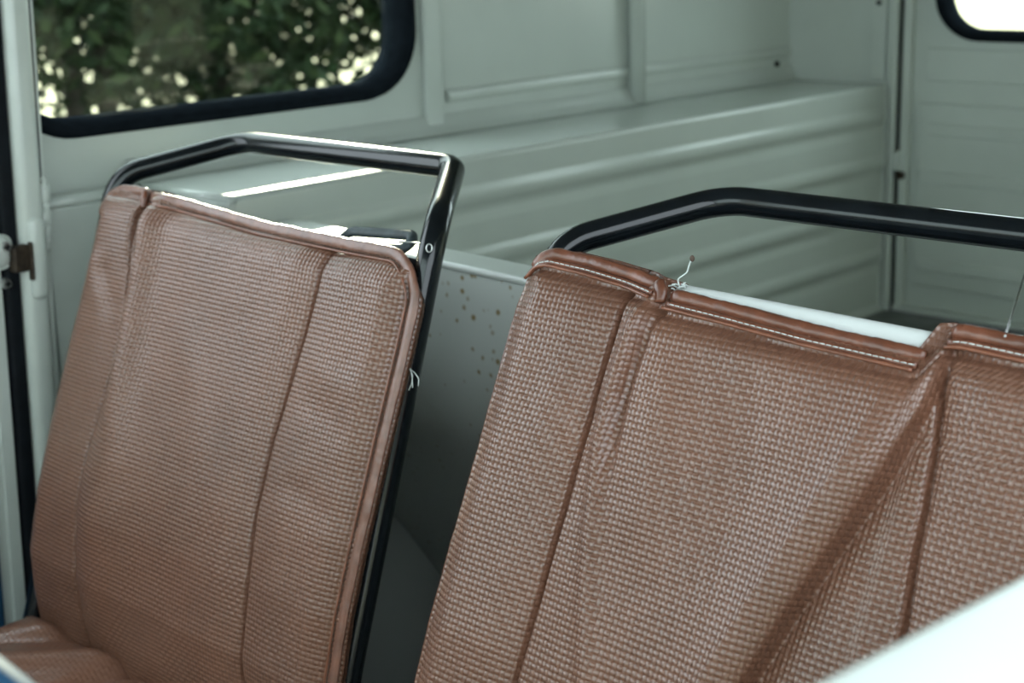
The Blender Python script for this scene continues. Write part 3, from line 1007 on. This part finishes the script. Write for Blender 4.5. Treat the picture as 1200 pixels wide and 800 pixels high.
# --- passenger seat
seatL = thing('car_seat', 'brown woven vinyl passenger seat with worn smooth hem beside the white door pillar', 'seat', (0, -.35, .12), 'front seats of the van')
frL = frame(0.0, seatL)
BL = Back('L')
cvL = backrest(BL, seatL)
bl = 0.0065
hp = [(-.2385 + .004, -.44), (-.2385 + .004, -.03)] 
top_u = np.linspace(-.148, .206, 40)
topL = [(u, float(BL.vtop(u)) - .005) for u in top_u]
side = arc(.2075, -.0070 - .0450, .0450, 88, 2, 12)
down = [(.2525, -.10), (.2525, -.20), (.2520, -.30), (.251, -.44)]
full = topL + side + down
hem(BL, cvL, full, .0058, .0024, .0045, mat='vinyl_hem_worn', jit=.06)
hem(BL, cvL, [(u - (.0075 * max(0.0, min(1.0, (i - 40) / 12))), v - (.0072 * max(0.0, min(1.0, (52 - i) / 12)))) for i, (u, v) in enumerate(full)], .0010, .0010, .0068, 'piping', 'vinyl_cord')
stitches(BL, cvL, [(u - (.0050 * max(0.0, min(1.0, (i - 40) / 12))), v - (.0048 * max(0.0, min(1.0, (52 - i) / 12)))) for i, (u, v) in enumerate(full)], .0066, .0028, .0018, .0005, 'dark_thread')
lefttop = arc(-.2010, -.028, .0365, 170, 95, 10) + [(u, float(BL.vtop(u)) - .004) for u in np.linspace(-.195, -.155, 8)]
hem(BL, cvL, lefttop, .0045, .0022, .003, mat='vinyl_hem_worn', jit=.08)
# torn, bunched end of the hem at the pleat
hem(BL, cvL, [(-.160, .010), (-.157, .000), (-.155, -.008)], .0040, .0030, .008, 'hem_tuck', jit=.25)
cushion(0.0, seatL)

def light_leak_panel(B, root):  # black sheet added behind the cover to stop light leaking through
    bm = bmesh.new()
    add_box(bm, (-.236, -.46, -.0075), (.236, -.008, -.0035), .0015)
    for v in bm.verts:
        v.co = B.raw(v.co.x, v.co.y, v.co.z)
    from_bm('light_leak_panel', bm, 'rubber', root)
light_leak_panel(BL, seatL)
# rubber ring hooked to the frame
def rubber_ring(root):
    a, b = BL.raw(.121, -.0020, -.006), BL.raw(.206, .0045, -.008)
    ax = (b - a).normalized()
    nrm = Vector((0.25, -0.55, 0.80)).normalized()
    nrm = (nrm - ax * nrm.dot(ax)).normalized()
    wd = ax.cross(nrm)
    R = 0.0090
    loop = []
    for k in range(13):
        th = math.pi / 2 + math.pi * k / 12
        loop.append(a + ax * (R + R * math.cos(th)) + wd * R * math.sin(th))
    for k in range(13):
        th = -math.pi / 2 + math.pi * k / 12
        loop.append(b + ax * (-R + R * math.cos(th)) + wd * R * math.sin(th))
    V, F = tube_geo(loop, 0.0052, 0.0042, side=[nrm] * len(loop), n=10, closed=True)
    return mesh_np('rubber_ring', V, F, 'rubber_ring', root, True)
rubber_ring(seatL)
hole = Vector((.2424, -.003, .9035)) + (CAM - Vector((.2424, 0, .90))).normalized() * 0.0108
tube('hook', [BL.raw(.196, .0035, -.004), BL.raw(.222, .0050, -.002), hole + Vector((0, 0, .0))], 0.0009, 'steel', seatL, n=8)
V, F = tube_geo([hole + rt * (.0024 * math.cos(k * .5236)) + up * (.0034 * math.sin(k * .5236)) for k in range(12)], 0.0006, closed=True, n=8)
mesh_np('hole_rim', V, F, 'steel', frL)
bm = bmesh.new()
bmesh.ops.create_uvsphere(bm, u_segments=10, v_segments=6, radius=0.0022, matrix=Matrix.Translation(hole - (CAM - hole).normalized() * .0016))
from_bm('hole', bm, 'rubber', frL, True)
for u_, v_ in ((.2330, -.018), (.2330, -.372)):
    bm = bmesh.new()
    bmesh.ops.create_uvsphere(bm, u_segments=12, v_segments=8, radius=0.0048, matrix=Matrix.Translation(BL.raw(u_ + .004, v_, .004)))
    from_bm('hook_stud', bm, 'black_enamel', seatL, True)
# frayed thread ends on the tube-side edge
for k, pts in enumerate(([(0, 0), (.006, -.002), (.012, -.006), (.013, -.012)], [(0, 0), (.005, -.004), (.006, -.011), (.004, -.017)], [(.002, .001), (.006, -.006), (.009, -.014)])):
    tube('frayed_thread', fillet([BL.raw(.2565 + a, -.098 + b, .012 + .001 * k) for a, b in pts], .003, 4), 0.00045, 'thread', cvL, n=5)

# --- driver seat
seatR = thing('car_seat', 'brown woven vinyl driver seat with deep diagonal fold and white foam at its top', 'seat', (.62, -.35, .12), 'front seats of the van')
frR = frame(0.62, seatR)
BR = Back('R')
cvR = backrest(BR, seatR)
def hemset(uvs, jit=.06):
    hem(BR, cvR, [(u, v - .0052) for u, v in uvs], .0052, .0033, .0055, jit=jit)
    hem(BR, cvR, [(u, v - .0146) for u, v in uvs], .0013, .0013, .0105, 'piping', 'vinyl_cord')
    hem(BR, cvR, [(u, v - .0116) for u, v in uvs], .0022, .0012, .0085, 'hem_flat', 'vinyl_hem')
    stitches(BR, cvR, [(u, v - .0112) for u, v in uvs], .0097, .0040, .0010, .00045, 'thread')
hemset([(-.236, .006), (-.228, .0155)] + [(u, float(BR.vtop(u))) for u in np.linspace(-.218, -.116, 18)])
hemset([(u, float(BR.vtop(u))) for u in np.linspace(-.103, .096, 30)])
hemset([(u, float(BR.vtop(u))) for u in np.linspace(.107, .225, 20)] + [(.236, .004)])
hem(BR, cvR, [(-.2425, -.44), (-.2425, -.30), (-.2425, -.15), (-.2425, -.03), (-.240, -.005)], .0034, .0030, -.002, 'side_hem', jit=.05)
hem(BR, cvR, [(.2465, -.44), (.2465, -.30), (.2465, -.15), (.2465, -.03), (.244, -.008)], .0034, .0030, -.002, 'side_hem', jit=.05)
# bunched tuck in the hem at the pleat
hem(BR, cvR, [(-.1175, .0060), (-.1135, .0015), (-.1115, -.0035), (-.1105, -.0085)], .0048, .0030, .0075, 'hem_tuck', jit=.2)
cushion(0.62, seatR)
light_leak_panel(BR, seatR)
# pale foam pad with mesh cloth behind the sagging middle of the cover
bm = bmesh.new()
add_box(bm, (-.112, -.40, -.006), (.112, .008, .0165), .007, None, 4)
for v in bm.verts:
    vt = .0075 - .0035 * max(0, (v.co.x + .09)) / .2
    vv = v.co.y + (vt - .008 if v.co.y > -.1 else 0)
    v.co = BR.raw(v.co.x, vv, v.co.z + (0.004 if vv > -.1 else .02))
from_bm('foam_pad', bm, 'foam_mesh', seatR, True)
# loose thread with a knot, and a tuft
th = fillet([BR.raw(-.1035, .004, .022), BR.raw(-.1055, .010, .024), BR.raw(-.1000, .0155, .022), BR.raw(-.1010, .021, .020), BR.raw(-.0995, .026, .020)], .003, 5)
lt = tube('loose_thread', th, 0.0006, 'thread', seatR, n=6)
bm = bmesh.new()
bmesh.ops.create_icosphere(bm, subdivisions=2, radius=1.0)
for v in bm.verts:
    v.co = th[-1] + rt * v.co.x * .0018 + up * v.co.y * .0024 + fw * v.co.z * .0018
from_bm('knot', bm, 'dark_thread', lt, True)
for k in range(14):
    a = random.uniform(0, 6.28)
    p0 = BR.raw(-.103 + random.uniform(-.004, .004), .003 + random.uniform(-.002, .003), .021)
    p1 = p0 + rt * random.uniform(-.004, .004) + up * random.uniform(-.001, .004) - fw * random.uniform(0, .003)
    p2 = p1 + rt * random.uniform(-.004, .004) + up * random.uniform(-.003, .002)
    tube('tuft', fillet([p0, p1, p2], .002, 4), 0.0006, 'thread', lt, n=5)
# hook wire from the top hem up to the frame
tube('hook_wire', [BR.raw(.141, .008, .030), (0.7160, .1000, .9440)], 0.0008, 'steel', seatR, n=8)

# ------------------------------------------------------------------ steering wheel (only a bit of its rim is in the frame)
def steering_wheel():
    e1 = Vector((1, 0, 0)); e2 = Vector((0, -.5, .866)); nn = Vector((0, .866, .5))
    R, r = 0.195, 0.0125
    C = Vector((0.5425, -0.5155, 0.7276))
    t = thing('steering_wheel', 'dark blue steering wheel rim in front of the driver seat', 'steering wheel', tuple(C - nn * .07))
    tube('rim', [C + e1 * R * math.cos(k * math.pi / 32) + e2 * R * math.sin(k * math.pi / 32) for k in range(64)], r, 'blue_plastic', t, closed=True, n=16)
    tube('spoke', fillet([C - nn * .05, C - nn * .03 - e2 * .05, C - e2 * (R - .004)], .05, 8), 0.010, 'blue_plastic', t, n=12)
    tube('hub', [C - nn * .075, C - nn * .04], 0.028, 'blue_plastic', t, n=20)
    e = C - nn * .07
    k = (e.y + 1.10) / nn.y
    tube('column', [e, e - nn * k], 0.018, 'black_enamel', t, n=16)
steering_wheel()

# ------------------------------------------------------------------ outside
GZ = -0.22
gd = box('ground', (-60, -60, GZ - .05), (60, 60, GZ), 'ground_mat', None, 0)
struct(gd, 'pale dry ground around the van', 'ground')

fl = box('ground_field', (-40, -25, GZ), (-5.2, 40, GZ + .004), 'field_mat', None, 0)
struct(fl, 'sunlit pale dry grass beyond the hedge', 'ground')

def hedge():
    t = thing('hedge', 'dense dark green hedge with sunlight breaking through, outside the side window', 'hedge', (-3.6, 2.3, GZ))
    r = np.random.default_rng(20)
    Vs = []
    spots = [(0.2, 2.35, .30), (1.05, 2.5, .35), (1.9, 2.6, .86), (2.75, 2.35, .40), (3.6, 2.55, .80), (4.5, 2.45, .45), (5.4, 2.5, .4)]
    for k, (y, h, low) in enumerate(spots):
        x = -3.6 + 0.2 * ((k * 7) % 3 - 1)
        for j in range(2):
            bx, by = r.uniform(-.2, .2, 2)
            pts = [Vector((x + bx, y + by, GZ)), Vector((x + bx * 1.2 + r.uniform(-.05, .05), y + by * 1.2, GZ + h * .4)), Vector((x + bx * 1.6, y + by * 1.8, GZ + h * .8))]
            path = fillet(pts, .5, 5)
            V, F = tube_geo(path, 0.035, n=8, jitter=list(np.linspace(1.2, .4, len(path))))
            mesh_np('trunk', V, F, 'bark', t)
        n = 10500
        q = r.normal(size=(n, 3)); q /= np.linalg.norm(q, axis=1)[:, None]
        rad = r.uniform(0.10, 1.0, n) ** (1 / 2.2)
        lump = 1 + .18 * np.sin(q[:, 1] * 7 + k) * np.sin(q[:, 2] * 9 + 2 * k)
        c = q * (rad * lump)[:, None] * np.array([.70, .72, (h - low) / 2]) + np.array([x, y, GZ + low + (h - low) / 2])
        c[:, 2] = np.maximum(c[:, 2], GZ + .05)
        sz = r.uniform(.014, .034, n)
        a = r.normal(size=(n, 3)); a /= np.linalg.norm(a, axis=1)[:, None]
        b = np.cross(a, r.normal(size=(n, 3))); b /= np.linalg.norm(b, axis=1)[:, None]
        Vs.append(np.stack([c - a * sz[:, None] * 1.5, c + b * sz[:, None] * .7, c + a * sz[:, None] * 1.5, c - b * sz[:, None] * .7], 1).reshape(-1, 3))
    V = np.concatenate(Vs)
    f = mesh_np('foliage', V, np.arange(len(V)).reshape(-1, 4), 'leaf', t, False)
    f['kind'] = 'stuff'
hedge()
